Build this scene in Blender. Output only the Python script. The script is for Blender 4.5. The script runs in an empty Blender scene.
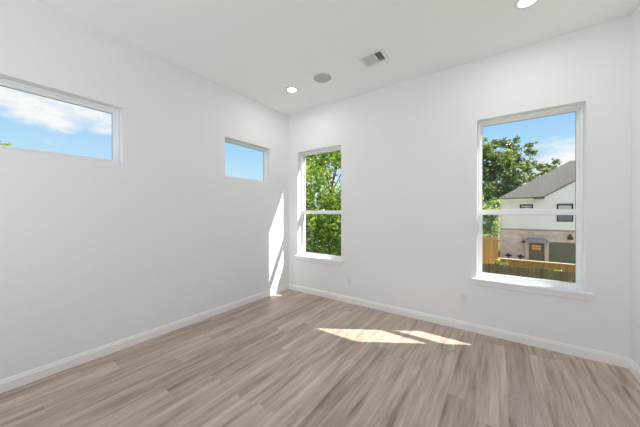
import bpy, bmesh, math, random
from mathutils import Vector, Matrix

# ------------------------------------------------------------------ camera, sky, sun, exposure
S = bpy.context.scene
COL = S.collection
H = 3.05            # ceiling height
W = 3.966           # width of the back wall
REAR = -5.0         # wall behind the camera
T = 0.20            # wall thickness
TL = 0.14           # left wall

cam_d = bpy.data.cameras.new('camera')
cam_d.sensor_width = 36.0
cam_d.lens = 36.0 * 253.094 / 640.0
cam_d.clip_start = 0.02
cam = bpy.data.objects.new('camera', cam_d)
COL.objects.link(cam)
cam.location = (3.041, -3.330, 1.348)
cam.rotation_euler = (math.radians(90 - 0.246), 0, math.radians(35.305))
S.camera = cam

S.view_settings.view_transform = 'Standard'
S.view_settings.look = 'None'
S.view_settings.gamma = 1.0
S.view_settings.use_curve_mapping = False
S.view_settings.exposure = 0.0
S.cycles.max_bounces = 14
S.cycles.diffuse_bounces = 10
S.cycles.transparent_max_bounces = 24
S.cycles.caustics_reflective = False
S.cycles.caustics_refractive = False
S.cycles.sample_clamp_indirect = 6.0
S.cycles.use_denoising = True

SKY_STRENGTH = 1.0
world = bpy.data.worlds.new('sky')
S.world = world
world.use_nodes = True


def build_sky():
    nt = world.node_tree
    nt.nodes.clear()
    N, L = nt.nodes, nt.links

    def m(op, a, b=None, c=None):
        n = N.new('ShaderNodeMath'); n.operation = op
        for i, v in enumerate((a, b, c)):
            if v is None:
                continue
            if isinstance(v, (int, float)):
                n.inputs[i].default_value = v
            else:
                L.new(v, n.inputs[i])
        return n.outputs[0]

    tc = N.new('ShaderNodeTexCoord')
    sep = N.new('ShaderNodeSeparateXYZ')
    L.new(tc.outputs['Generated'], sep.inputs[0])
    X, Y, Z = sep.outputs
    az = m('DEGREES', m('ARCTAN2', X, Y))
    el = m('DEGREES', m('ARCSINE', Z))
    # clear sky: pale at the horizon, bluer with height
    ramp = N.new('ShaderNodeValToRGB')
    L.new(m('DIVIDE', el, 60.0), ramp.inputs[0])
    cr = ramp.color_ramp
    cr.elements[0].position = 0.0; cr.elements[0].color = (0.66, 0.86, 1.0, 1)
    cr.elements[1].position = 1.0; cr.elements[1].color = (0.16, 0.38, 0.85, 1)
    for pos, c in ((0.13, (0.58, 0.82, 1.0)), (0.21, (0.44, 0.72, 1.0)), (0.30, (0.34, 0.64, 0.98))):
        e = cr.elements.new(pos); e.color = (*c, 1)
    # clouds
    mp = N.new('ShaderNodeMapping')
    mp.inputs['Scale'].default_value = (1, 1, 2.2)
    L.new(tc.outputs['Generated'], mp.inputs[0])
    ns = N.new('ShaderNodeTexNoise')
    ns.inputs['Scale'].default_value = 9.0
    ns.inputs['Detail'].default_value = 7.0
    ns.inputs['Roughness'].default_value = 0.55
    L.new(mp.outputs[0], ns.inputs['Vector'])
    nz = m('SUBTRACT', ns.outputs[0], 0.5)
    best = None
    for (u0, v0, ru, rv) in ((-83, 19.5, 17, 7.6), (13.5, 5.5, 11.5, 7.0), (-38, 7, 7, 5), (70, 22, 30, 9), (150, 34, 52, 30), (-150, 34, 45, 30)):  # last two cloud banks, out of view, added to whiten light on the house
        du = m('DIVIDE', m('SUBTRACT', az, u0), ru)
        dv = m('DIVIDE', m('SUBTRACT', el, v0), rv)
        v = m('SUBTRACT', 1.0, m('ADD', m('MULTIPLY', du, du), m('MULTIPLY', dv, dv)))
        best = v if best is None else m('MAXIMUM', best, v)
    dens = m('ADD', m('MAXIMUM', best, -1.5), m('MULTIPLY', nz, 3.4))
    ss = N.new('ShaderNodeMapRange'); ss.interpolation_type = 'SMOOTHSTEP'
    ss.inputs['From Min'].default_value = -0.15
    ss.inputs['From Max'].default_value = 0.75
    L.new(dens, ss.inputs['Value'])
    ns2 = N.new('ShaderNodeTexNoise')
    ns2.inputs['Scale'].default_value = 14.0
    ns2.inputs['Detail'].default_value = 5.0
    L.new(mp.outputs[0], ns2.inputs['Vector'])
    cc = N.new('ShaderNodeValToRGB')
    L.new(ns2.outputs[0], cc.inputs[0])
    cc.color_ramp.elements[0].position = 0.36; cc.color_ramp.elements[0].color = (0.74, 0.83, 0.97, 1)
    cc.color_ramp.elements[1].position = 0.56; cc.color_ramp.elements[1].color = (1.0, 1.0, 1.0, 1)
    mix = N.new('ShaderNodeMix'); mix.data_type = 'RGBA'
    L.new(ss.outputs[0], mix.inputs['Factor'])
    L.new(ramp.outputs[0], mix.inputs['A'])
    L.new(cc.outputs[0], mix.inputs['B'])
    bg = N.new('ShaderNodeBackground')
    bg.inputs['Strength'].default_value = SKY_STRENGTH
    L.new(mix.outputs['Result'], bg.inputs[0])
    out = N.new('ShaderNodeOutputWorld')
    L.new(bg.outputs[0], out.inputs[0])


build_sky()

sun_d = bpy.data.lights.new('sun', 'SUN')
sun_d.energy = 10.0
sun_d.angle = math.radians(0.5)
sun_d.color = (1.0, 0.98, 0.87)
sun = bpy.data.objects.new('sun', sun_d)
COL.objects.link(sun)
SUN_DIR = Vector((0.779, 0.487, 1.0)).normalized()       # towards the sun
sun.rotation_euler = SUN_DIR.to_track_quat('Z', 'Y').to_euler()

# added fill light outside an added opening behind the camera, both unseen
fill_lamp_d = bpy.data.lights.new('rear_fill', 'AREA')
fill_lamp_d.shape = 'RECTANGLE'
fill_lamp_d.size = 3.0
fill_lamp_d.size_y = 2.1
fill_lamp_d.energy = 55
fill_lamp_d.color = (0.94, 0.96, 1.0)
fill_lamp = bpy.data.objects.new('rear_fill', fill_lamp_d)
COL.objects.link(fill_lamp)
fill_lamp.location = (1.98, REAR - 0.45, 1.20)
fill_lamp.rotation_euler = (math.radians(90 + 56), 0, math.radians(-14))      # shines towards +Y and up, tilted to brighten the ceiling
LAMP_W = 4.2                                             # each downlight


# ------------------------------------------------------------------ helpers
def tag(o, label=None, cat=None, group=None, kind=None):
    if label: o['label'] = label
    if cat: o['category'] = cat
    if group: o['group'] = group
    if kind: o['kind'] = kind
    return o


def empty(name, loc=(0, 0, 0), rz=0.0):
    o = bpy.data.objects.new(name, None)
    o.empty_display_size = 0.1
    o.location = loc
    o.rotation_euler = (0, 0, rz)
    COL.objects.link(o)
    return o


def link(name, bm, mat, parent=None, bevel=0.0, smooth=False, loc=None):
    me = bpy.data.meshes.new(name)
    bm.normal_update()
    bm.to_mesh(me); bm.free()
    if smooth:
        for p in me.polygons: p.use_smooth = True
    for mm in (mat if isinstance(mat, (list, tuple)) else [mat]):
        me.materials.append(mm)
    o = bpy.data.objects.new(name, me)
    COL.objects.link(o)
    if parent: o.parent = parent
    if loc: o.location = loc
    if bevel:
        b = o.modifiers.new('bevel', 'BEVEL'); b.width = bevel; b.segments = 2; b.limit_method = 'ANGLE'
    return o


def box(bm, x0, y0, z0, x1, y1, z1):
    vs = [bm.verts.new(c) for c in ((x0, y0, z0), (x1, y0, z0), (x1, y1, z0), (x0, y1, z0),
                                    (x0, y0, z1), (x1, y0, z1), (x1, y1, z1), (x0, y1, z1))]
    for f in ((0, 3, 2, 1), (4, 5, 6, 7), (0, 1, 5, 4), (1, 2, 6, 5), (2, 3, 7, 6), (3, 0, 4, 7)):
        bm.faces.new([vs[i] for i in f])
    return vs


def B(*boxes):
    bm = bmesh.new()
    for b in boxes: box(bm, *b)
    return bm


def prism(bm, pts, axis, a, b):
    """extrude a 2-D outline along an axis (0 x, 1 y, 2 z) from a to b"""
    def mk(p, v):
        return {0: (v, p[0], p[1]), 1: (p[0], v, p[1]), 2: (p[0], p[1], v)}[axis]
    A = [bm.verts.new(mk(p, a)) for p in pts]
    C = [bm.verts.new(mk(p, b)) for p in pts]
    n = len(pts)
    bm.faces.new(A); bm.faces.new(list(reversed(C)))
    for i in range(n):
        bm.faces.new((A[i], C[i], C[(i + 1) % n], A[(i + 1) % n]))
    bmesh.ops.recalc_face_normals(bm, faces=bm.faces[:])


def lathe(bm, prof, n=40, center=(0, 0, 0)):
    """revolve (r, z) profile about the vertical axis"""
    rings = []
    for r, z in prof:
        if r < 1e-6:
            rings.append([bm.verts.new((center[0], center[1], center[2] + z))])
        else:
            rings.append([bm.verts.new((center[0] + r * math.cos(2 * math.pi * i / n), center[1] + r * math.sin(2 * math.pi * i / n), center[2] + z)) for i in range(n)])
    for a, b in zip(rings, rings[1:]):
        for i in range(n):
            j = (i + 1) % n
            if len(a) == 1 and len(b) == 1: continue
            if len(a) == 1: bm.faces.new((a[0], b[i], b[j]))
            elif len(b) == 1: bm.faces.new((a[i], b[0], a[j]))
            else: bm.faces.new((a[i], b[i], b[j], a[j]))
    bmesh.ops.recalc_face_normals(bm, faces=bm.faces[:])


def tube(bm, a, b, ra, rb, n=8):
    a, b = Vector(a), Vector(b)
    d = (b - a).normalized()
    u = d.orthogonal().normalized(); v = d.cross(u)
    A = [bm.verts.new(a + (u * math.cos(2 * math.pi * i / n) + v * math.sin(2 * math.pi * i / n)) * ra) for i in range(n)]
    C = [bm.verts.new(b + (u * math.cos(2 * math.pi * i / n) + v * math.sin(2 * math.pi * i / n)) * rb) for i in range(n)]
    for i in range(n):
        bm.faces.new((A[i], A[(i + 1) % n], C[(i + 1) % n], C[i]))
    bm.faces.new(list(reversed(A))); bm.faces.new(C)


# ------------------------------------------------------------------ materials
class NB:
    """small node builder"""
    def __init__(self, name):
        self.m = bpy.data.materials.new(name); self.m.use_nodes = True
        self.nt = self.m.node_tree; self.nt.nodes.clear()
        self.N, self.L = self.nt.nodes, self.nt.links
        self.out = self.N.new('ShaderNodeOutputMaterial')

    def new(self, t, **kw):
        n = self.N.new(t)
        for k, v in kw.items(): setattr(n, k, v)
        return n

    def put(self, sock, v):
        if hasattr(v, 'is_output'): self.L.new(v, sock)
        elif isinstance(v, (tuple, list)) and len(v) == 3 and sock.type == 'RGBA': sock.default_value = (*v, 1)
        else: sock.default_value = v

    def math(self, op, a, b=None, c=None):
        n = self.new('ShaderNodeMath', operation=op)
        for i, v in enumerate((a, b, c)):
            if v is not None: self.put(n.inputs[i], v)
        return n.outputs[0]

    def coord(self, kind='Object', scale=(1, 1, 1), loc=(0, 0, 0)):
        tc = self.new('ShaderNodeTexCoord'); mp = self.new('ShaderNodeMapping')
        mp.inputs['Scale'].default_value = scale; mp.inputs['Location'].default_value = loc
        self.L.new(tc.outputs[kind], mp.inputs[0]); return mp.outputs[0]

    def noise(self, vec, scale, detail=3.0, rough=0.5):
        n = self.new('ShaderNodeTexNoise')
        n.inputs['Scale'].default_value = scale; n.inputs['Detail'].default_value = detail; n.inputs['Roughness'].default_value = rough
        self.put(n.inputs['Vector'], vec); return n.outputs[0]

    def ramp(self, fac, stops):
        n = self.new('ShaderNodeValToRGB'); self.put(n.inputs[0], fac)
        cr = n.color_ramp
        cr.elements[0].position, cr.elements[0].color = stops[0][0], (*stops[0][1], 1)
        cr.elements[1].position, cr.elements[1].color = stops[-1][0], (*stops[-1][1], 1)
        for p, c in stops[1:-1]:
            e = cr.elements.new(p); e.color = (*c, 1)
        return n.outputs[0]

    def mix(self, fac, a, b, blend='MIX'):
        n = self.new('ShaderNodeMix', data_type='RGBA', blend_type=blend)
        self.put(n.inputs['Factor'], fac); self.put(n.inputs['A'], a); self.put(n.inputs['B'], b)
        return n.outputs['Result']

    def bump(self, h, strength=0.1, dist=0.01):
        n = self.new('ShaderNodeBump'); n.inputs['Strength'].default_value = strength; n.inputs['Distance'].default_value = dist
        self.put(n.inputs['Height'], h); return n.outputs[0]

    def pbr(self, color, rough=0.5, metal=0.0, normal=None, spec=0.5):
        b = self.new('ShaderNodeBsdfPrincipled')
        self.put(b.inputs['Base Color'], color); self.put(b.inputs['Roughness'], rough); self.put(b.inputs['Metallic'], metal)
        b.inputs['Specular IOR Level'].default_value = spec
        if normal is not None: self.L.new(normal, b.inputs['Normal'])
        self.L.new(b.outputs[0], self.out.inputs[0]); return self.m


def plain(name, color, rough=0.5, metal=0.0, var=0.03, scale=6.0, spec=0.5):
    n = NB(name)
    f = n.noise(n.coord(), scale, 4)
    c = n.ramp(f, [(0.3, tuple(max(0, v * (1 - var)) for v in color)), (0.7, tuple(min(1, v * (1 + var)) for v in color))])
    return n.pbr(c, rough, metal, spec=spec)


def paint(name, color, rough=0.7):
    n = NB(name)
    v = n.coord()
    return n.pbr(color, rough, 0, n.bump(n.noise(v, 220, 3), 0.06, 0.002), 0.3)


M = {}
M['wall'] = paint('wall_paint', (0.84, 0.84, 0.845))
M['ceiling'] = paint('ceiling_paint', (0.905, 0.90, 0.895), 0.85)
M['trim'] = plain('trim_paint', (0.88, 0.88, 0.88), 0.32, var=0.01)
M['vinyl'] = plain('white_vinyl', (0.88, 0.885, 0.89), 0.28, var=0.01)
M['outlet'] = plain('outlet_plastic', (0.80, 0.80, 0.79), 0.3, var=0.01)
M['receptacle'] = plain('receptacle_face', (0.74, 0.74, 0.73), 0.35, var=0.01)
M['slot'] = plain('outlet_slot', (0.22, 0.22, 0.22), 0.6)
M['grille'] = plain('speaker_grille', (0.50, 0.50, 0.495), 0.7, var=0.02)
M['vent'] = plain('vent_enamel', (0.80, 0.80, 0.79), 0.35, var=0.01)
M['duct'] = plain('duct_inside', (0.05, 0.05, 0.055), 0.7)
M['seal'] = plain('glazing_seal', (0.10, 0.11, 0.12), 0.6)


def floor_mat():
    n = NB('vinyl_plank_floor')
    tc = n.new('ShaderNodeTexCoord')
    sep = n.new('ShaderNodeSeparateXYZ'); n.L.new(tc.outputs['Object'], sep.inputs[0])
    X, Y, _ = sep.outputs
    pw, pl = 0.182, 1.22
    rx = n.math('DIVIDE', X, pw)
    row = n.math('FLOOR', rx)
    wn = n.new('ShaderNodeTexWhiteNoise', noise_dimensions='1D'); n.L.new(row, wn.inputs['W'])
    ry = n.math('ADD', n.math('DIVIDE', Y, pl), n.math('MULTIPLY', wn.outputs['Value'], 7.31))
    colm = n.math('FLOOR', ry)
    cmb = n.new('ShaderNodeCombineXYZ'); n.L.new(row, cmb.inputs[0]); n.L.new(colm, cmb.inputs[1])
    wn2 = n.new('ShaderNodeTexWhiteNoise', noise_dimensions='3D'); n.L.new(cmb.outputs[0], wn2.inputs['Vector'])
    pid = wn2.outputs['Value']
    # grain stretched along the plank, offset for each plank
    g = n.new('ShaderNodeCombineXYZ')
    n.L.new(n.math('ADD', n.math('MULTIPLY', X, 19.0), n.math('MULTIPLY', n.noise(tc.outputs['Object'], 2.3, 2), 0.9)), g.inputs[0])
    n.L.new(n.math('MULTIPLY', Y, 1.35), g.inputs[1])
    n.L.new(n.math('MULTIPLY', pid, 91.0), g.inputs[2])
    n1 = n.noise(g.outputs[0], 1.0, 6, 0.62)
    g2 = n.new('ShaderNodeCombineXYZ')
    n.L.new(n.math('MULTIPLY', X, 110.0), g2.inputs[0])
    n.L.new(n.math('MULTIPLY', Y, 3.0), g2.inputs[1])
    n.L.new(n.math('MULTIPLY', pid, 37.0), g2.inputs[2])
    n2 = n.noise(g2.outputs[0], 1.0, 4, 0.6)
    c = n.ramp(n1, [(0.30, (0.235, 0.160, 0.117)), (0.42, (0.43, 0.322, 0.256)), (0.54, (0.57, 0.448, 0.368)), (0.70, (0.74, 0.615, 0.525))])
    c = n.mix(0.25, c, n.ramp(n2, [(0.3, (0.18, 0.13, 0.10)), (0.7, (0.52, 0.45, 0.40))]))
    c = n.mix(1.0, c, n.ramp(pid, [(0.0, (0.86, 0.85, 0.84)), (0.5, (1.0, 1.0, 1.0)), (1.0, (1.10, 1.10, 1.10))]), 'MULTIPLY')
    # seams
    fx = n.math('FRACT', rx); fy = n.math('FRACT', ry)
    ex = n.math('MULTIPLY', n.math('MINIMUM', fx, n.math('SUBTRACT', 1.0, fx)), pw)
    ey = n.math('MULTIPLY', n.math('MINIMUM', fy, n.math('SUBTRACT', 1.0, fy)), pl)
    seam = n.math('LESS_THAN', n.math('MINIMUM', ex, ey), 0.0011)
    c = n.mix(n.math('MULTIPLY', seam, 0.35), c, (0.12, 0.09, 0.075))
    r = n.math('ADD', 0.34, n.math('MULTIPLY', n2, 0.2))
    return n.pbr(c, r, 0, n.bump(n1, 0.05, 0.002), 0.4)


M['floor'] = floor_mat()


def glass_mat():
    n = NB('window_glass')
    tr = n.new('ShaderNodeBsdfTransparent'); tr.inputs[0].default_value = (0.97, 0.985, 0.98, 1)
    gl = n.new('ShaderNodeBsdfGlossy'); gl.inputs['Roughness'].default_value = 0.0
    fr = n.new('ShaderNodeFresnel'); fr.inputs['IOR'].default_value = 1.3
    mx = n.new('ShaderNodeMixShader')
    geo = n.new('ShaderNodeNewGeometry')
    n.L.new(n.math('MULTIPLY', fr.outputs[0], n.math('SUBTRACT', 1.0, geo.outputs['Backfacing'])), mx.inputs[0]); n.L.new(tr.outputs[0], mx.inputs[1]); n.L.new(gl.outputs[0], mx.inputs[2])
    n.L.new(mx.outputs[0], n.out.inputs[0])
    return n.m


M['glass'] = glass_mat()


def lens_mat():
    n = NB('led_lens')
    e = n.new('ShaderNodeEmission'); e.inputs[0].default_value = (1, 0.98, 0.95, 1); e.inputs[1].default_value = 9.0
    n.L.new(e.outputs[0], n.out.inputs[0]); return n.m


M['lens'] = lens_mat()


def leaf_mat(name, stops, trans):
    n = NB(name)
    geo = n.new('ShaderNodeNewGeometry')
    c = n.ramp(geo.outputs['Random Per Island'], stops)
    d = n.new('ShaderNodeBsdfDiffuse'); n.L.new(c, d.inputs[0])
    t = n.new('ShaderNodeBsdfTranslucent')
    n.L.new(n.mix(1.0, c, trans, 'MULTIPLY'), t.inputs[0])
    mx = n.new('ShaderNodeMixShader'); mx.inputs[0].default_value = 0.5
    n.L.new(d.outputs[0], mx.inputs[1]); n.L.new(t.outputs[0], mx.inputs[2])
    g = n.new('ShaderNodeBsdfGlossy'); g.inputs['Roughness'].default_value = 0.4
    m2 = n.new('ShaderNodeMixShader'); m2.inputs[0].default_value = 0.05
    n.L.new(mx.outputs[0], m2.inputs[1]); n.L.new(g.outputs[0], m2.inputs[2])
    n.L.new(m2.outputs[0], n.out.inputs[0]); return n.m


M['leaf_bright'] = leaf_mat('bright_leaves', [(0.0, (0.07, 0.14, 0.03)), (0.5, (0.20, 0.31, 0.05)), (1.0, (0.46, 0.52, 0.12))], (2.1, 1.9, 0.7))
M['leaf_dark'] = leaf_mat('dull_leaves', [(0.0, (0.06, 0.10, 0.035)), (0.55, (0.17, 0.22, 0.07)), (1.0, (0.42, 0.44, 0.19))], (1.3, 1.3, 0.7))
M['bark'] = plain('bark', (0.16, 0.12, 0.09), 0.9, var=0.3, scale=20)
M['grass'] = plain('lawn', (0.13, 0.17, 0.06), 0.95, var=0.35, scale=3)
M['concrete'] = plain('pale_concrete', (0.62, 0.565, 0.50), 0.9, var=0.06, scale=1)
M['siding'] = paint('white_siding', (0.87, 0.825, 0.795))


def brick_mat():
    n = NB('pale_brick')
    bt = n.new('ShaderNodeTexBrick')
    bt.inputs['Scale'].default_value = 1.0
    bt.inputs['Brick Width'].default_value = 0.42; bt.inputs['Row Height'].default_value = 0.16
    bt.inputs['Mortar Size'].default_value = 0.012
    bt.inputs['Color1'].default_value = (0.84, 0.66, 0.56, 1); bt.inputs['Color2'].default_value = (0.58, 0.42, 0.34, 1); bt.inputs['Mortar'].default_value = (0.66, 0.60, 0.55, 1)
    tc = n.new('ShaderNodeTexCoord'); sp = n.new('ShaderNodeSeparateXYZ'); n.L.new(tc.outputs['Object'], sp.inputs[0])
    cb = n.new('ShaderNodeCombineXYZ')
    n.L.new(n.math('ADD', sp.outputs[0], sp.outputs[1]), cb.inputs[0]); n.L.new(sp.outputs[2], cb.inputs[1])
    n.L.new(cb.outputs[0], bt.inputs['Vector'])
    c = n.mix(0.3, bt.outputs['Color'], n.ramp(n.noise(cb.outputs[0], 2.2, 5), [(0.35, (0.56, 0.41, 0.32)), (0.65, (0.86, 0.72, 0.60))]))
    return n.pbr(c, 0.9)


M['brick'] = brick_mat()


def shingle_mat():
    n = NB('grey_shingles')
    v = n.coord(scale=(1, 1, 1))
    f = n.noise(n.coord(scale=(6, 30, 30)), 1.0, 4)
    c = n.ramp(f, [(0.3, (0.115, 0.102, 0.09)), (0.7, (0.20, 0.178, 0.157))])
    return n.pbr(c, 0.9)


M['shingle'] = shingle_mat()
M['fascia'] = plain('dark_fascia', (0.09, 0.085, 0.08), 0.6)
M['cream'] = plain('cream_eave_board', (0.80, 0.72, 0.58), 0.6)
M['belt'] = plain('grey_belt_board', (0.33, 0.33, 0.34), 0.6)
M['olive'] = plain('olive_door_paint', (0.155, 0.15, 0.10), 0.5, var=0.08)
M['blind'] = plain('pale_blind', (0.55, 0.55, 0.52), 0.8)
M['dark_frame'] = plain('dark_window_frame', (0.035, 0.04, 0.045), 0.5)
M['house_glass'] = plain('house_glass', (0.16, 0.19, 0.19), 0.08, var=0.3, scale=2)
M['awning'] = plain('grey_metal_awning', (0.27, 0.27, 0.28), 0.45, var=0.05)
M['sconce'] = plain('dark_bronze', (0.05, 0.035, 0.03), 0.5)
M['pillar'] = plain('pale_stone_pilaster', (0.66, 0.54, 0.47), 0.85, var=0.1, scale=8)


def amber_mat():
    n = NB('amber_glow_glass')
    e = n.new('ShaderNodeEmission'); e.inputs[0].default_value = (0.95, 0.48, 0.20, 1); e.inputs[1].default_value = 0.55  # glow stands in for the orange reflection in the door panes
    n.L.new(e.outputs[0], n.out.inputs[0]); return n.m


M['amber'] = amber_mat()


def fence_mat(name, c0, c1, c2):
    n = NB(name)
    tc = n.new('ShaderNodeTexCoord'); sp = n.new('ShaderNodeSeparateXYZ'); n.L.new(tc.outputs['Object'], sp.inputs[0])
    wn = n.new('ShaderNodeTexWhiteNoise', noise_dimensions='1D')
    n.L.new(n.math('FLOOR', n.math('DIVIDE', sp.outputs[0], 0.15)), wn.inputs['W'])
    c = n.ramp(wn.outputs['Value'], [(0.0, c0), (0.5, c1), (1.0, c2)])
    g = n.noise(n.coord(scale=(40, 40, 2.0)), 1.0, 4)
    c = n.mix(0.5, c, n.ramp(g, [(0.3, c0), (0.7, c2)]))
    return n.pbr(c, 0.85)


M['cedar'] = fence_mat('cedar_boards', (0.40, 0.19, 0.05), (0.52, 0.27, 0.08), (0.64, 0.37, 0.13))
M['cap'] = plain('pale_wood_cap', (0.72, 0.52, 0.33), 0.8, var=0.1)
M['weathered'] = fence_mat('weathered_boards', (0.135, 0.090, 0.048), (0.215, 0.15, 0.078), (0.30, 0.22, 0.12))

# ------------------------------------------------------------------ room shell
WIN_A = [(-4.25, -2.412, 1.824, 2.384), (-1.27, -0.43, 1.836, 2.380)]     # on the left wall: y0, y1, z0, z1
WIN_B = [(0.213, 1.077, 0.610, 2.380), (2.838, 3.694, 0.610, 2.380)]      # on the back wall: x0, x1, z0, z1
FILL_OPEN = [(0.45, 3.5, 0.35, 2.5)]                                         # added opening in the wall behind the camera, for the fill light


def wall_boxes(u0, u1, z0, z1, openings, mk):
    bm = bmesh.new()
    cuts = sorted({u0, u1, *[o[0] for o in openings], *[o[1] for o in openings]})
    for a, b in zip(cuts, cuts[1:]):
        op = next((o for o in openings if o[0] <= a + 1e-6 and o[1] >= b - 1e-6), None)
        if op is None: box(bm, *mk(a, b, z0, z1))
        else:
            box(bm, *mk(a, b, z0, op[2])); box(bm, *mk(a, b, op[3], z1))
    bmesh.ops.remove_doubles(bm, verts=bm.verts[:], dist=1e-5)
    return bm


o = link('wall_left', wall_boxes(REAR - T, T, -0.15, H + 0.15, WIN_A, lambda a, b, c, d: (-TL, a, c, 0, b, d)), M['wall'])
tag(o, 'white left wall with two small high windows', 'wall', kind='structure')
o = link('wall_back', wall_boxes(0, W, -0.15, H + 0.15, WIN_B, lambda a, b, c, d: (a, 0, c, b, T, d)), M['wall'])
tag(o, 'white far wall with two tall windows', 'wall', kind='structure')
o = link('wall_right', B((W, REAR - T, -0.15, W + T, T, H + 0.15)), M['wall'])
tag(o, 'white right wall at the edge of the view', 'wall', kind='structure')
o = link('wall_front', wall_boxes(0, W, -0.15, H + 0.15, FILL_OPEN, lambda a, b, c, d: (a, REAR - T, c, b, REAR, d)), M['wall'])
tag(o, 'white wall behind the camera with one added opening for fill light', 'wall', kind='structure')
o = link('floor', B((0, REAR, -0.15, W, 0, 0)), M['floor'])
tag(o, 'grey brown wood plank floor', 'floor', kind='structure')
VX0, VX1, VY0, VY1 = 1.79, 2.01, -0.785, -0.61       # hole in the ceiling for the air register
o = link('ceiling', B((0, REAR, H, VX0, 0, H + 0.15), (VX1, REAR, H, W, 0, H + 0.15), (VX0, REAR, H, VX1, VY0, H + 0.15), (VX0, VY1, H, VX1, 0, H + 0.15)), M['ceiling'])
tag(o, 'flat white ceiling', 'ceiling', kind='structure')

# baseboards with a stepped, rounded top
PROF = [(0, 0), (0.015, 0), (0.015, 0.068), (0.011, 0.076), (0.010, 0.086), (0.006, 0.093), (0, 0.093)]
bm = bmesh.new(); prism(bm, [(p[0], p[1]) for p in PROF], 1, REAR, 0); tag(link('baseboard_left', bm, M['trim']), 'white baseboard along the left wall', 'baseboard', kind='structure')
bm = bmesh.new(); prism(bm, [(-p[0], p[1]) for p in PROF], 0, 0.015, W - 0.015); tag(link('baseboard_back', bm, M['trim']), 'white baseboard along the far wall', 'baseboard', kind='structure')
bm = bmesh.new(); prism(bm, [(W - p[0], p[1]) for p in PROF], 1, REAR, 0); tag(link('baseboard_right', bm, M['trim']), 'white baseboard along the right wall', 'baseboard', kind='structure')


# ------------------------------------------------------------------ windows
def ring(bm, u0, u1, z0, z1, w, d0, d1, wb=None, wt=None):
    """rectangular frame in the local u,z plane; u = x, depth = y"""
    wb = w if wb is None else wb; wt = w if wt is None else wt
    box(bm, u0, d0, z0, u0 + w, d1, z1); box(bm, u1 - w, d0, z0, u1, d1, z1)
    box(bm, u0 + w, d0, z0, u1 - w, d1, z0 + wb); box(bm, u0 + w, d0, z1 - wt, u1 - w, d1, z1)


def hung_window(name, x0, x1, z0, z1, label):
    """single-hung vinyl window; local y grows to the outside"""
    r = empty(name, ((x0 + x1) / 2, 0, z0)); tag(r, label, 'window', kind='structure')
    w = (x1 - x0) / 2; h = z1 - z0
    e = 0.001
    f = bmesh.new()
    ring(f, -w + e, w - e, 0 + e, h - e, 0.024, 0.088, 0.19)            # main frame
    link('frame', f, M['vinyl'], r, 0.003)
    mid = 1.352 - z0
    iw = w - 0.024
    up = bmesh.new(); ring(up, -iw, iw, mid - 0.030, h - 0.024, 0.018, 0.135, 0.165, wb=0.045, wt=0.018)
    u = link('upper_sash', up, M['vinyl'], r, 0.002)
    lo = bmesh.new(); ring(lo, -iw, iw, 0.022, mid + 0.028, 0.022, 0.098, 0.130, wb=0.030, wt=0.058)
    l = link('lower_sash', lo, M['vinyl'], r, 0.002)
    g = bmesh.new(); ring(g, -iw + 0.017, iw - 0.017, mid + 0.014, h - 0.041, 0.003, 0.142, 0.150); link('glazing_seal', g, M['seal'], u)
    g = bmesh.new(); ring(g, -iw + 0.021, iw - 0.021, 0.051, mid - 0.029, 0.003, 0.108, 0.116); link('glazing_seal', g, M['seal'], l)
    link('pane', B((-iw + 0.017, 0.150, mid + 0.014, iw - 0.017, 0.154, h - 0.041)), M['glass'], u)
    link('pane', B((-iw + 0.021, 0.116, 0.051, iw - 0.021, 0.120, mid - 0.029)), M['glass'], l)
    k = bmesh.new(); box(k, -0.028, 0.100, mid + 0.028, 0.028, 0.128, mid + 0.036); box(k, -0.008, 0.094, mid + 0.036, 0.030, 0.112, mid + 0.044)
    link('sash_lock', k, M['vinyl'], l, 0.002)
    s = bmesh.new()
    prism(s, [(-0.036, -0.018), (-0.032, -0.022), (0.088, -0.022), (0.088, 0.002), (-0.032, 0.002), (-0.036, -0.002)], 0, -w - 0.048, w + 0.048)
    link('stool', s, M['trim'], r)
    a = bmesh.new()
    prism(a, [(0, -0.078), (-0.008, -0.078), (-0.014, -0.068), (-0.016, -0.030), (-0.012, -0.022), (0, -0.022)], 0, -w - 0.030, w + 0.030)
    link('apron', a, M['trim'], r)
    c = bmesh.new()
    for sx in (-1, 1):
        box(c, sx * (w - 0.018) - 0.006, 0.078, 1.50, sx * (w - 0.018) + 0.006, 0.088, 1.53)
    link('vent_stop', c, M['vinyl'], r, 0.002)
    b = bmesh.new(); ring(b, -w - 0.05, w + 0.05, -0.05, h + 0.10, 0.025, T, T + 0.025, wb=0.05, wt=0.03)
    link('exterior_casing', b, M['trim'], r)
    return r


hung_window('window_3', *WIN_B[0], 'narrow looking tall sash window nearest the room corner, filled with green tree leaves')
hung_window('window_4', *WIN_B[1], 'tall sash window on the right looking out at the neighbouring house')


def fixed_window(name, y0, y1, z0, z1, label, stop=0.009):
    """picture window in the left wall: local x runs along the wall, local y to the outside"""
    r = empty(name, (0, (y0 + y1) / 2, z0), math.radians(90)); tag(r, label, 'window', kind='structure')
    w = (y1 - y0) / 2; h = z1 - z0; e = 0.001
    f = bmesh.new()
    ring(f, -w + e, w - e, e, h - e, 0.022, 0.085, 0.139)
    ring(f, -w + 0.022, w - 0.022, 0.022, h - 0.022, stop, 0.105, 0.138)
    link('frame', f, M['vinyl'], r, 0.003)
    i_ = 0.021 + stop
    g = bmesh.new(); ring(g, -w + i_, w - i_, i_, h - i_, 0.003, 0.128, 0.134); link('glazing_seal', g, M['seal'], r)
    link('pane', B((-w + i_, 0.134, i_, w - i_, 0.138, h - i_)), M['glass'], r)
    b = bmesh.new(); ring(b, -w - 0.09, w + 0.09, -0.09, h + 0.09, 0.055, TL, TL + 0.025); link('exterior_casing', b, M['trim'], r)
    return r


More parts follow.
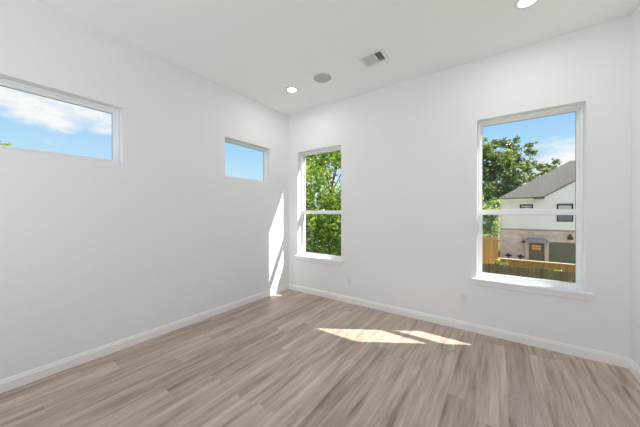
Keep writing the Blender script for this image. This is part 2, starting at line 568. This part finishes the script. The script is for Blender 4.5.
fixed_window('window_1', *WIN_A[0], 'long high window on the left wall with clouds in it', 0.026)
fixed_window('window_2', *WIN_A[1], 'small high window on the left wall near the corner, plain blue sky in it')
r = empty('fill_opening', ((FILL_OPEN[0][0] + FILL_OPEN[0][1]) / 2, REAR, FILL_OPEN[0][2]), math.radians(180)); tag(r, 'unseen wide opening added behind the camera for the fill light', 'window', kind='structure')  # unseen window, added so the fill light can enter the room
f = bmesh.new(); ring(f, -1.524, 1.524, 0.001, 2.149, 0.05, 0.08, 0.16); box(f, -0.025, 0.08, 0.05, 0.025, 0.16, 2.10); link('frame', f, M['vinyl'], r, 0.003)


# ------------------------------------------------------------------ ceiling fittings
def downlight(x, y, label, watts=LAMP_W):
    r = empty('recessed_light', (x, y, H)); tag(r, label, 'ceiling light', 'recessed ceiling lights')
    bm = bmesh.new(); lathe(bm, [(0.062, -0.004), (0.066, -0.007), (0.082, -0.005), (0.088, 0.0), (0.062, 0.0), (0.062, -0.004)], 48)
    link('trim_ring', bm, M['vent'], r, smooth=True)
    bm = bmesh.new(); lathe(bm, [(0.0, -0.005), (0.04, -0.0045), (0.0625, -0.002)], 48)
    link('lens', bm, M['lens'], r, smooth=True)
    ld = bpy.data.lights.new('recessed_lamp', 'AREA'); ld.shape = 'DISK'; ld.size = 0.12; ld.energy = watts; ld.color = (1.0, 0.975, 0.965)
    lo = bpy.data.objects.new('recessed_lamp', ld); COL.objects.link(lo); lo.parent = r; lo.location = (0, 0, -0.012)
    return r


downlight(0.690, -0.684, 'small lit round recessed light near the room corner, beside the grey speaker')
downlight(3.224, -0.700, 'lit round recessed light cut by the top picture edge, right of the vent')
downlight(0.690, -4.20, 'lit round recessed light behind the camera on the left', 2.0)
downlight(3.224, -4.20, 'lit round recessed light behind the camera on the right', 4.0)

r = empty('ceiling_speaker', (1.210, -0.690, H)); tag(r, 'round grey flush speaker in the ceiling between the corner light and the vent', 'speaker')
bm = bmesh.new(); lathe(bm, [(0.098, -0.004), (0.101, -0.007), (0.106, -0.006), (0.109, 0.0), (0.098, 0.0), (0.098, -0.004)], 48); link('rim', bm, M['grille'], r, smooth=True)
bm = bmesh.new(); lathe(bm, [(0.0, -0.008), (0.05, -0.0075), (0.085, -0.006), (0.0985, -0.003)], 48); link('grille', bm, M['grille'], r, smooth=True)

r = empty('air_vent', (1.900, -0.6975, H)); tag(r, 'white rectangular air vent in the ceiling with one dark open louvre bank', 'air vent')
w, d = 0.148, 0.126
bm = bmesh.new()
ix, iy = 0.112, 0.090
for q in ((-w, -d, -0.008, -ix, d, 0), (ix, -d, -0.008, w, d, 0), (-ix, -d, -0.008, ix, -iy, 0), (-ix, iy, -0.008, ix, d, 0)): box(bm, *q)
for xx in (-0.038, 0.038): box(bm, xx - 0.006, -iy, -0.009, xx + 0.006, iy, 0.0)
link('face_frame', bm, M['vent'], r, 0.002)
for k, (a, b, tilt) in enumerate(((-0.107, -0.043, 1), (-0.033, 0.033, 1), (0.043, 0.107, -1))):
    bm = bmesh.new()
    cnt = 6
    for i in range(cnt):
        cx = a + (i + 0.5) * (b - a) / cnt
        dx, dz = (0.0030, 0.0075) if k == 2 else (0.0052, 0.0060)
        dx *= tilt
        t_ = 0.0006
        prism(bm, [(cx - dx - t_, 0.004 - dz), (cx - dx + t_, 0.004 - dz), (cx + dx + t_, 0.004 + dz), (cx + dx - t_, 0.004 + dz)], 1, -iy, iy)
    link('louvre_bank', bm, M['vent'], r)
bm = bmesh.new()
for q in ((-0.110, -0.087, 0.10, 0.110, 0.087, 0.104), (-0.110, -0.087, 0.012, -0.106, 0.087, 0.10), (0.106, -0.087, 0.012, 0.110, 0.087, 0.10), (-0.106, -0.087, 0.012, 0.106, -0.083, 0.10), (-0.106, 0.083, 0.012, 0.106, 0.087, 0.10)): box(bm, *q)
link('duct', bm, M['duct'], r)


# ------------------------------------------------------------------ wall outlets
def outlet(x, z, label):
    r = empty('wall_outlet', (x, 0, z)); tag(r, label, 'outlet', 'duplex wall outlets')
    link('cover_plate', B((-0.037, -0.008, -0.060, 0.037, 0, 0.060)), M['outlet'], r, 0.0025)
    for s in (-1, 1):
        bm = bmesh.new(); prism(bm, [(0.017 * math.cos(t), s * 0.0195 + max(-0.0135, min(0.0135, 0.017 * math.sin(t)))) for t in [i * math.pi / 12 for i in range(24)]], 1, -0.0098, -0.005)
        q = link('receptacle', bm, M['receptacle'], r)
        link('slots', B((-0.0075, -0.0104, s * 0.0195 - 0.002, -0.0055, -0.0094, s * 0.0195 + 0.007), (0.0055, -0.0104, s * 0.0195 - 0.002, 0.0075, -0.0094, s * 0.0195 + 0.006), (-0.002, -0.0104, s * 0.0195 - 0.010, 0.002, -0.0094, s * 0.0195 - 0.006)), M['slot'], q)
    bm = bmesh.new(); prism(bm, [(0.003 * math.cos(i * math.pi / 6), 0.003 * math.sin(i * math.pi / 6)) for i in range(12)], 1, -0.0092, -0.005); link('screw', bm, M['vent'], r)
    return r


outlet(1.213, 0.346, 'white wall outlet low on the far wall beside the narrow window near the corner')
outlet(2.713, 0.358, 'white wall outlet low on the far wall, just left of the right window sill')

# ------------------------------------------------------------------ outside
GZ = -3.05
o = link('ground', B((-60, 0.6, GZ - 0.3, 70, 90, GZ), (-60, -40, GZ - 0.3, -1.0, 0.6, GZ)), M['grass'])
tag(o, 'green lawn outside the windows', 'ground', kind='structure')

o = link('driveway', B((-6, 14.4, GZ, 40, 21.98, GZ + 0.04)), M['concrete'])  # out of view; spread wide and pale to bounce warm light onto the facade
tag(o, 'unseen pale concrete driveway, widened to bounce sunlight onto the neighbouring house', 'driveway', kind='structure')

# neighbouring house: facade plane y = 22
HX0, HX1, HY, HD = 3.12, 15.5, 22.0, 10.5
house = empty('house', (HX0, HY, GZ)); tag(house, 'two-storey neighbouring house with white siding over pale brick and a grey shingle roof', 'house')


def hp(name, bm, mat, parent=None, bevel=0):
    """geometry is given in world coordinates and moved into the house's frame"""
    bmesh.ops.translate(bm, verts=bm.verts[:], vec=(-HX0, -HY, -GZ))
    return link(name, bm, mat, parent or house, bevel)


EZ = 2.46            # eave height
PT = 0.65            # roof pitch
hp('brick_wall', B((HX0, HY, GZ, HX1, HY + HD, -0.02)), M['brick'])
bm = B((HX0, HY, 0.05, HX1, HY + HD, EZ))
GX0 = 5.75; GH = 4.0
prism(bm, [(GX0, EZ), (GX0 + 2 * GH, EZ), (GX0 + GH, EZ + GH * PT)], 1, HY, HY + 0.3)
hp('siding_wall', bm, M['siding'])
hp('belt_board', B((HX0 - 0.03, HY - 0.04, -0.06, HX1, HY + HD, 0.06)), M['belt'])
ov = 0.4
# main hip roof
bm = bmesh.new()
x0, x1, y0, y1 = HX0 - 0.25, HX1 + 0.25, HY - ov, HY + HD + ov
hh = 5.1
z0 = EZ - 0.02
P = [bm.verts.new(c) for c in ((x0, y0, z0), (GX0, y0, z0), (GX0, HY + 0.02, z0 + 0.05), (x1, HY + 0.02, z0 + 0.05), (x1, y1, z0), (x0, y1, z0),
                               (x0 + hh, y0 + hh, z0 + hh * PT), (x1 - hh, y0 + hh, z0 + hh * PT))]
bm.faces.new((P[0], P[1], P[2], P[6])); bm.faces.new((P[2], P[3], P[7], P[6])); bm.faces.new((P[3], P[4], P[7])); bm.faces.new((P[4], P[5], P[6], P[7])); bm.faces.new((P[5], P[0], P[6]))
bm.faces.new((P[5], P[4], P[3], P[2], P[1], P[0]))
hp('roof', bm, M['shingle'])
# gable roof running back into the hip
bm = bmesh.new()
gp = GX0 + GH; gz = EZ + GH * PT
prism(bm, [(GX0 - 0.02, EZ + 0.0), (gp, gz + 0.013), (GX0 + 2 * GH + 0.02, EZ + 0.0), (GX0 + 2 * GH + 0.02, EZ + 0.08), (gp, gz + 0.10), (GX0 - 0.02, EZ + 0.08)], 1, HY - 0.06, HY + 6)
hp('gable_roof', bm, M['shingle'])
hp('eave_board', B((HX0 - 0.25, HY - ov + 0.01, EZ - 0.20, GX0 - 0.6, HY + 0.0, EZ - 0.03)), M['cream'])
hp('gutter', B((HX0 - 0.25, HY - ov - 0.03, EZ - 0.03, GX0 - 0.6, HY - ov + 0.02, EZ + 0.03), (GX0 - 0.6, HY - ov - 0.08, EZ - 0.10, GX0 + 0.02, HY - ov + 0.02, EZ + 0.06)), M['fascia'])
hp('corner_board', B((HX0 - 0.04, HY - 0.035, 0.06, HX0 + 0.10, HY + 0.1, EZ - 0.10)), M['cream'])


def hwin(xa, xb, za, zb, mull=(), blind=None):
    f = bmesh.new()
    box(f, xa, HY - 0.05, za, xa + 0.07, HY + 0.02, zb); box(f, xb - 0.07, HY - 0.05, za, xb, HY + 0.02, zb)
    box(f, xa, HY - 0.05, za, xb, HY + 0.02, za + 0.07); box(f, xa, HY - 0.05, zb - 0.07, xb, HY + 0.02, zb)
    for mz in mull: box(f, xa, HY - 0.05, mz - 0.04, xb, HY + 0.02, mz + 0.04)
    wq = hp('window', f, M['dark_frame'])
    hp('pane', B((xa + 0.06, HY - 0.02, za + 0.06, xb - 0.06, HY - 0.005, zb - 0.06)), M['house_glass'], wq)
    if blind: hp('blind', B((xa + 0.10, HY - 0.026, blind[0], xb - 0.10, HY - 0.021, blind[1])), M['blind'], wq)


hwin(4.36, 5.16, 1.68, 1.97, (), (1.76, 1.86))
hwin(6.50, 7.37, 0.68, 1.98, (1.36,), (1.55, 1.84))
hwin(9.2, 10.3, 0.68, 1.98, (1.36,))
# entry
bm = bmesh.new()
prism(bm, [(4.70, -0.90), (6.06, -0.90), (6.06, -0.82), (5.94, -0.66), (5.84, -0.62), (4.92, -0.62), (4.82, -0.66), (4.70, -0.82)], 1, HY - 0.75, HY)
hp('awning', bm, M['awning'], bevel=0.02)
hp('pilaster', B((4.68, HY - 0.16, GZ, 4.90, HY, -0.90)), M['pillar']); hp('pilaster', B((5.82, HY - 0.16, GZ, 6.06, HY, -0.90)), M['pillar'])
dr = hp('front_door', B((4.92, HY - 0.05, GZ, 5.80, HY + 0.01, -1.02), (5.00, HY - 0.07, GZ + 0.15, 5.32, HY, GZ + 1.0), (5.40, HY - 0.07, GZ + 0.15, 5.72, HY, GZ + 1.0)), M['olive'])
for i in range(3):
    for j in range(2):
        hp('pane', B((5.12 + i * 0.17, HY - 0.065, -1.50 + j * 0.19, 5.12 + i * 0.17 + 0.14, HY - 0.04, -1.50 + j * 0.19 + 0.155)), M['amber'], dr)
hp('door_knob', B((5.70, HY - 0.10, -2.12, 5.75, HY - 0.05, -2.06)), M['sconce'], dr)
bm = B((6.08, HY - 0.04, GZ, 10.9, HY + 0.01, -0.86))
for i in range(24): box(bm, 6.10 + i * 0.2, HY - 0.052, GZ + 0.03, 6.10 + i * 0.2 + 0.18, HY - 0.03, -0.88)
hp('garage_door', bm, M['olive'])


def sconce(x, z, s):
    bm = bmesh.new()
    box(bm, x - 0.05 * s, HY - 0.03, z - 0.12 * s, x + 0.05 * s, HY, z + 0.12 * s)
    prism(bm, [(x - 0.10 * s, z - 0.10 * s), (x + 0.10 * s, z - 0.10 * s), (x + 0.13 * s, z + 0.02 * s), (x + 0.04 * s, z + 0.14 * s), (x + 0.04 * s, z + 0.24 * s), (x - 0.04 * s, z + 0.24 * s), (x - 0.04 * s, z + 0.14 * s), (x - 0.13 * s, z + 0.02 * s)], 1, HY - 0.26, HY - 0.06)
    box(bm, x - 0.02, HY - 0.08, z + 0.16 * s, x + 0.02, HY, z + 0.20 * s)
    hp('wall_lamp', bm, M['sconce'])


sconce(4.57, -0.93, 0.75)
sconce(7.20, -0.50, 1.15)


# fences
def fence(name, x0, x1, y, top, mat, label, cap=False, post_step=2.4):
    r = empty(name, (x0, y, GZ)); tag(r, label, 'fence')
    h = top - GZ
    bm = bmesh.new()
    n = int((x1 - x0) / 0.15)
    rnd = random.Random(int(y * 10))
    for i in range(n):
        t = h + (0 if cap else rnd.uniform(-0.03, 0.02))
        a, b = i * 0.15 + 0.004, i * 0.15 + 0.146
        if cap: box(bm, a, -0.01, 0.03, b, 0.01, t)
        else: prism(bm, [(a, 0.03), (b, 0.03), (b, t - 0.03), (b - 0.03, t), (a + 0.03, t), (a, t - 0.03)], 1, -0.01, 0.01)
    link('board_panel', bm, mat, r)
    for zz in (0.3, h * 0.5, h - 0.25):
        link('rail', B((0, 0.01, zz, x1 - x0, 0.05, zz + 0.09)), mat, r)
    k = 0
    while k * post_step < x1 - x0:
        link('post', B((k * post_step, 0.05, 0, k * post_step + 0.09, 0.14, h - 0.02)), mat, r); k += 1
    if cap: link('cap_rail', B((0, -0.06, h, x1 - x0, 0.12, h + 0.05)), M['cap'], r)
    return r


fence('wood_fence', 3.02, 12.0, 14.0, -1.25, M['cedar'], 'orange cedar fence with a pale flat cap running in front of the brick house', cap=True)
fence('privacy_fence', -3.0, 3.06, 17.0, -0.30, M['cedar'], 'taller orange board fence left of the brick house, below the tree')
fence('weathered_fence', -4.0, 12.0, 10.5, -0.98, M['weathered'], 'nearest fence, of weathered greenish brown boards, in front of the orange capped fence')


# ------------------------------------------------------------------ plants
def leaf_mesh(pts, size, seed, flat=0.35):
    rnd = random.Random(seed)
    verts, faces = [], []
    for p in pts:
        s = size * rnd.uniform(0.65, 1.3)
        d = Vector((rnd.gauss(0, 1), rnd.gauss(0, 1), rnd.gauss(-0.3, 0.7))).normalized()
        u = d.cross(Vector((rnd.gauss(0, 1), rnd.gauss(0, 1), rnd.gauss(0, 1)))).normalized()
        nrm = d.cross(u)
        b = len(verts)
        p = Vector(p)
        verts += [p, p + d * s * 0.35 + u * s * 0.30 + nrm * s * 0.08, p + d * s, p + d * s * 0.35 - u * s * 0.30 + nrm * s * 0.08]
        faces += [(b, b + 1, b + 2), (b, b + 2, b + 3)]
    return verts, faces


def pick(clusters, rnd):
    tot = sum(c[4] for c in clusters)
    for (cx, cy, cz, rr, n) in clusters:
        for _ in range(n):
            v = Vector((rnd.gauss(0, 1), rnd.gauss(0, 1), rnd.gauss(0, 1))).normalized() * (rnd.random() ** 0.45) * rr
            yield (cx + v.x, cy + v.y, cz + v.z * 0.8)


def foliage(parent, clusters, size, mat, seed, name='foliage'):
    rnd = random.Random(seed)
    v, f = leaf_mesh(list(pick(clusters, rnd)), size, seed + 1)
    me = bpy.data.meshes.new(name); me.from_pydata(v, [], f); me.materials.append(mat)
    o = bpy.data.objects.new(name, me); COL.objects.link(o); o.parent = parent
    return o


def tree(name, base, top, clusters, size, mat, label, seed, trunk_r=0.16, group=None):
    """clusters are (x, y, z, radius, leaves) relative to the base"""
    r = empty(name, base); tag(r, label, 'tree', group)
    rnd = random.Random(seed)
    bm = bmesh.new()
    p0 = Vector((0, 0, 0)); segs = 5
    pts = [Vector((rnd.uniform(-.12, .12) * (i > 0), rnd.uniform(-.12, .12) * (i > 0), top * i / segs)) for i in range(segs + 1)]
    for i in range(segs): tube(bm, pts[i], pts[i + 1], trunk_r * (1 - 0.14 * i), trunk_r * (1 - 0.14 * (i + 1)), 10)
    link('trunk', bm, M['bark'], r, smooth=True)
    bm = bmesh.new()
    for (cx, cy, cz, rr, n) in clusters[::3]:
        c = Vector((cx, cy, cz))
        zb = max(top * 0.35, min(top, cz - 0.6 * math.hypot(cx, cy)))
        a = Vector((pts[2].x * .5, pts[2].y * .5, zb))
        mid = a.lerp(c, 0.5) + Vector((0, 0, 0.12 * (c - a).length))
        br = trunk_r * 0.2
        tube(bm, a, mid, br, br * 0.7, 7); tube(bm, mid, c, br * 0.7, br * 0.3, 7)
        for _ in range(3):
            t = c + Vector((rnd.gauss(0, .5), rnd.gauss(0, .5), rnd.gauss(.1, .4))) * rr * 0.7
            tube(bm, mid.lerp(c, 0.6), t, br * 0.35, br * 0.1, 5)
    link('branches', bm, M['bark'], r, smooth=True)
    foliage(r, clusters, size, mat, seed)
    return r


def blob(center, radius, k, rr, n, seed, squash=1.0, keep=None):
    """k cluster centres on and in an ellipsoid"""
    rnd = random.Random(seed); out = []
    while len(out) < k:
        v = Vector((rnd.gauss(0, 1), rnd.gauss(0, 1), rnd.gauss(0, 1))).normalized() * (rnd.random() ** 0.33) * radius
        c = (center[0] + v.x, center[1] + v.y, center[2] + v.z * squash)
        if keep and not keep(c): continue
        out.append((*c, rr * rnd.uniform(0.7, 1.2), n))
    return out


tree('leafy_tree', (-4.3, 8.0, GZ), 5.4, blob((0, 0, 4.9), 3.7, 95, 0.85, 210, 3, 1.15, lambda c: c[2] < 4.6 or (-7.34 + c[0]) > -0.85 * (11.33 + c[1])) + [(1.2, -1.0, 4.5, 0.8, 230), (1.5, 0.2, 5.4, 0.8, 230)], 0.21, M['leaf_bright'],
     'bright yellow-green leafy tree filling the narrow window', 11)
tree('tall_tree', (2.6, 38.5, GZ), 11.0, blob((-0.3, 0, 9.4), 4.3, 60, 1.0, 150, 7, 1.25) + blob((0.2, 0, 9.2), 5.6, 30, 0.7, 75, 14, 0.85) + [(4.6, 0, 10.2, 0.55, 60), (5.6, 0, 9.9, 0.6, 70), (6.0, 0, 10.6, 0.4, 40), (3.6, 0, 13.0, 0.5, 50), (2.2, 0, 13.9, 0.5, 50), (-1.6, 0, 14.5, 0.6, 70), (4.0, 0, 12.0, 0.5, 60)], 0.40, M['leaf_dark'],
     'tall loose green tree rising behind the roof of the neighbouring house', 23, 0.3)
tree('bushy_tree', (1.75, 19.3, GZ), 3.6, blob((0, 0, 3.7), 1.0, 40, 0.55, 130, 9, 2.2) + [(0.95, 0.2, z / 10, 0.42, 70) for z in (17, 24, 31, 38, 45, 52)], 0.24, M['leaf_bright'],
     'bushy green tree just behind the tall orange fence, left of the house', 27, 0.14)
tree('small_tree', (-8.4, -4.0, GZ), 4.8, blob((0, 0, 4.6), 1.3, 16, 0.42, 150, 5) + [(0.4, 1.05, 6.33, 0.2, 40), (0.4, 1.25, 6.24, 0.13, 22), (0.4, 1.42, 6.18, 0.10, 16)], 0.10, M['leaf_bright'],
     'tree whose top twigs just show in the lower left of the long high window', 31, 0.1)


def shrub(x, y, z, h, rad, n, size, mat, label, seed, group=None):
    r = empty('shrub', (x, y, z)); tag(r, label, 'shrub', group)
    rnd = random.Random(seed)
    bm = bmesh.new(); cl = []
    for i in range(6):
        a = rnd.uniform(0, 6.28); q = rad * rnd.uniform(.2, .9)
        e = Vector((q * math.cos(a), q * math.sin(a), h * rnd.uniform(.75, 1.0)))
        tube(bm, (0, 0, 0), e, 0.02, 0.006, 5)
        for t in (0.5, 0.75, 1.0): cl.append((e.x * t, e.y * t, e.z * t, rad * 0.35, n))
    link('stems', bm, M['bark'], r)
    foliage(r, cl, size, mat, seed)
    return r


shrub(3.15, 12.6, GZ, 2.05, 0.35, 12, 0.14, M['leaf_bright'], 'leafy sprig poking up in front of the left end of the cedar fence', 41)
shrub(5.05, 11.1, GZ, 1.98, 0.35, 12, 0.13, M['leaf_bright'], 'pale leafy sprigs poking over the weathered fence on the right', 43)


def yucca(x, y, z, label, seed):
    r = tag(empty('spiky_plant', (x, y, z)), label, 'plant', 'spiky plants by the brick wall')
    rnd = random.Random(seed)
    bm = bmesh.new()
    for i in range(46):
        a = rnd.uniform(0, 6.28); e = rnd.uniform(0.3, 1.45); L_ = rnd.uniform(.26, .36)
        d = Vector((math.cos(a) * math.cos(e), math.sin(a) * math.cos(e), math.sin(e)))
        s = d.cross(Vector((0, 0, 1))).normalized() * 0.03
        b = Vector((0, 0, 0.95)); up = Vector((0, 0, 0.012))
        v = [bm.verts.new(q) for q in (b + s, b - s, b + d * L_ * .6 - s * 1.2 + up, b + d * L_ + Vector((0, 0, -0.06)), b + d * L_ * .6 + s * 1.2 + up)]
        bm.faces.new(v)
    link('leaves', bm, M['yucca'], r)
    bm = bmesh.new(); tube(bm, (0, 0, 0), (0, 0, 0.98), 0.09, 0.06, 8); link('stem', bm, M['bark'], r)


M['yucca'] = plain('yucca_leaf', (0.05, 0.07, 0.035), 0.6, var=0.3, scale=10)
yucca(3.62, 21.2, GZ, 'dark spiky plant against the brick wall, the one further from the front door', 51)
yucca(4.36, 21.2, GZ, 'dark spiky plant against the brick wall, the one nearer the front door', 53)
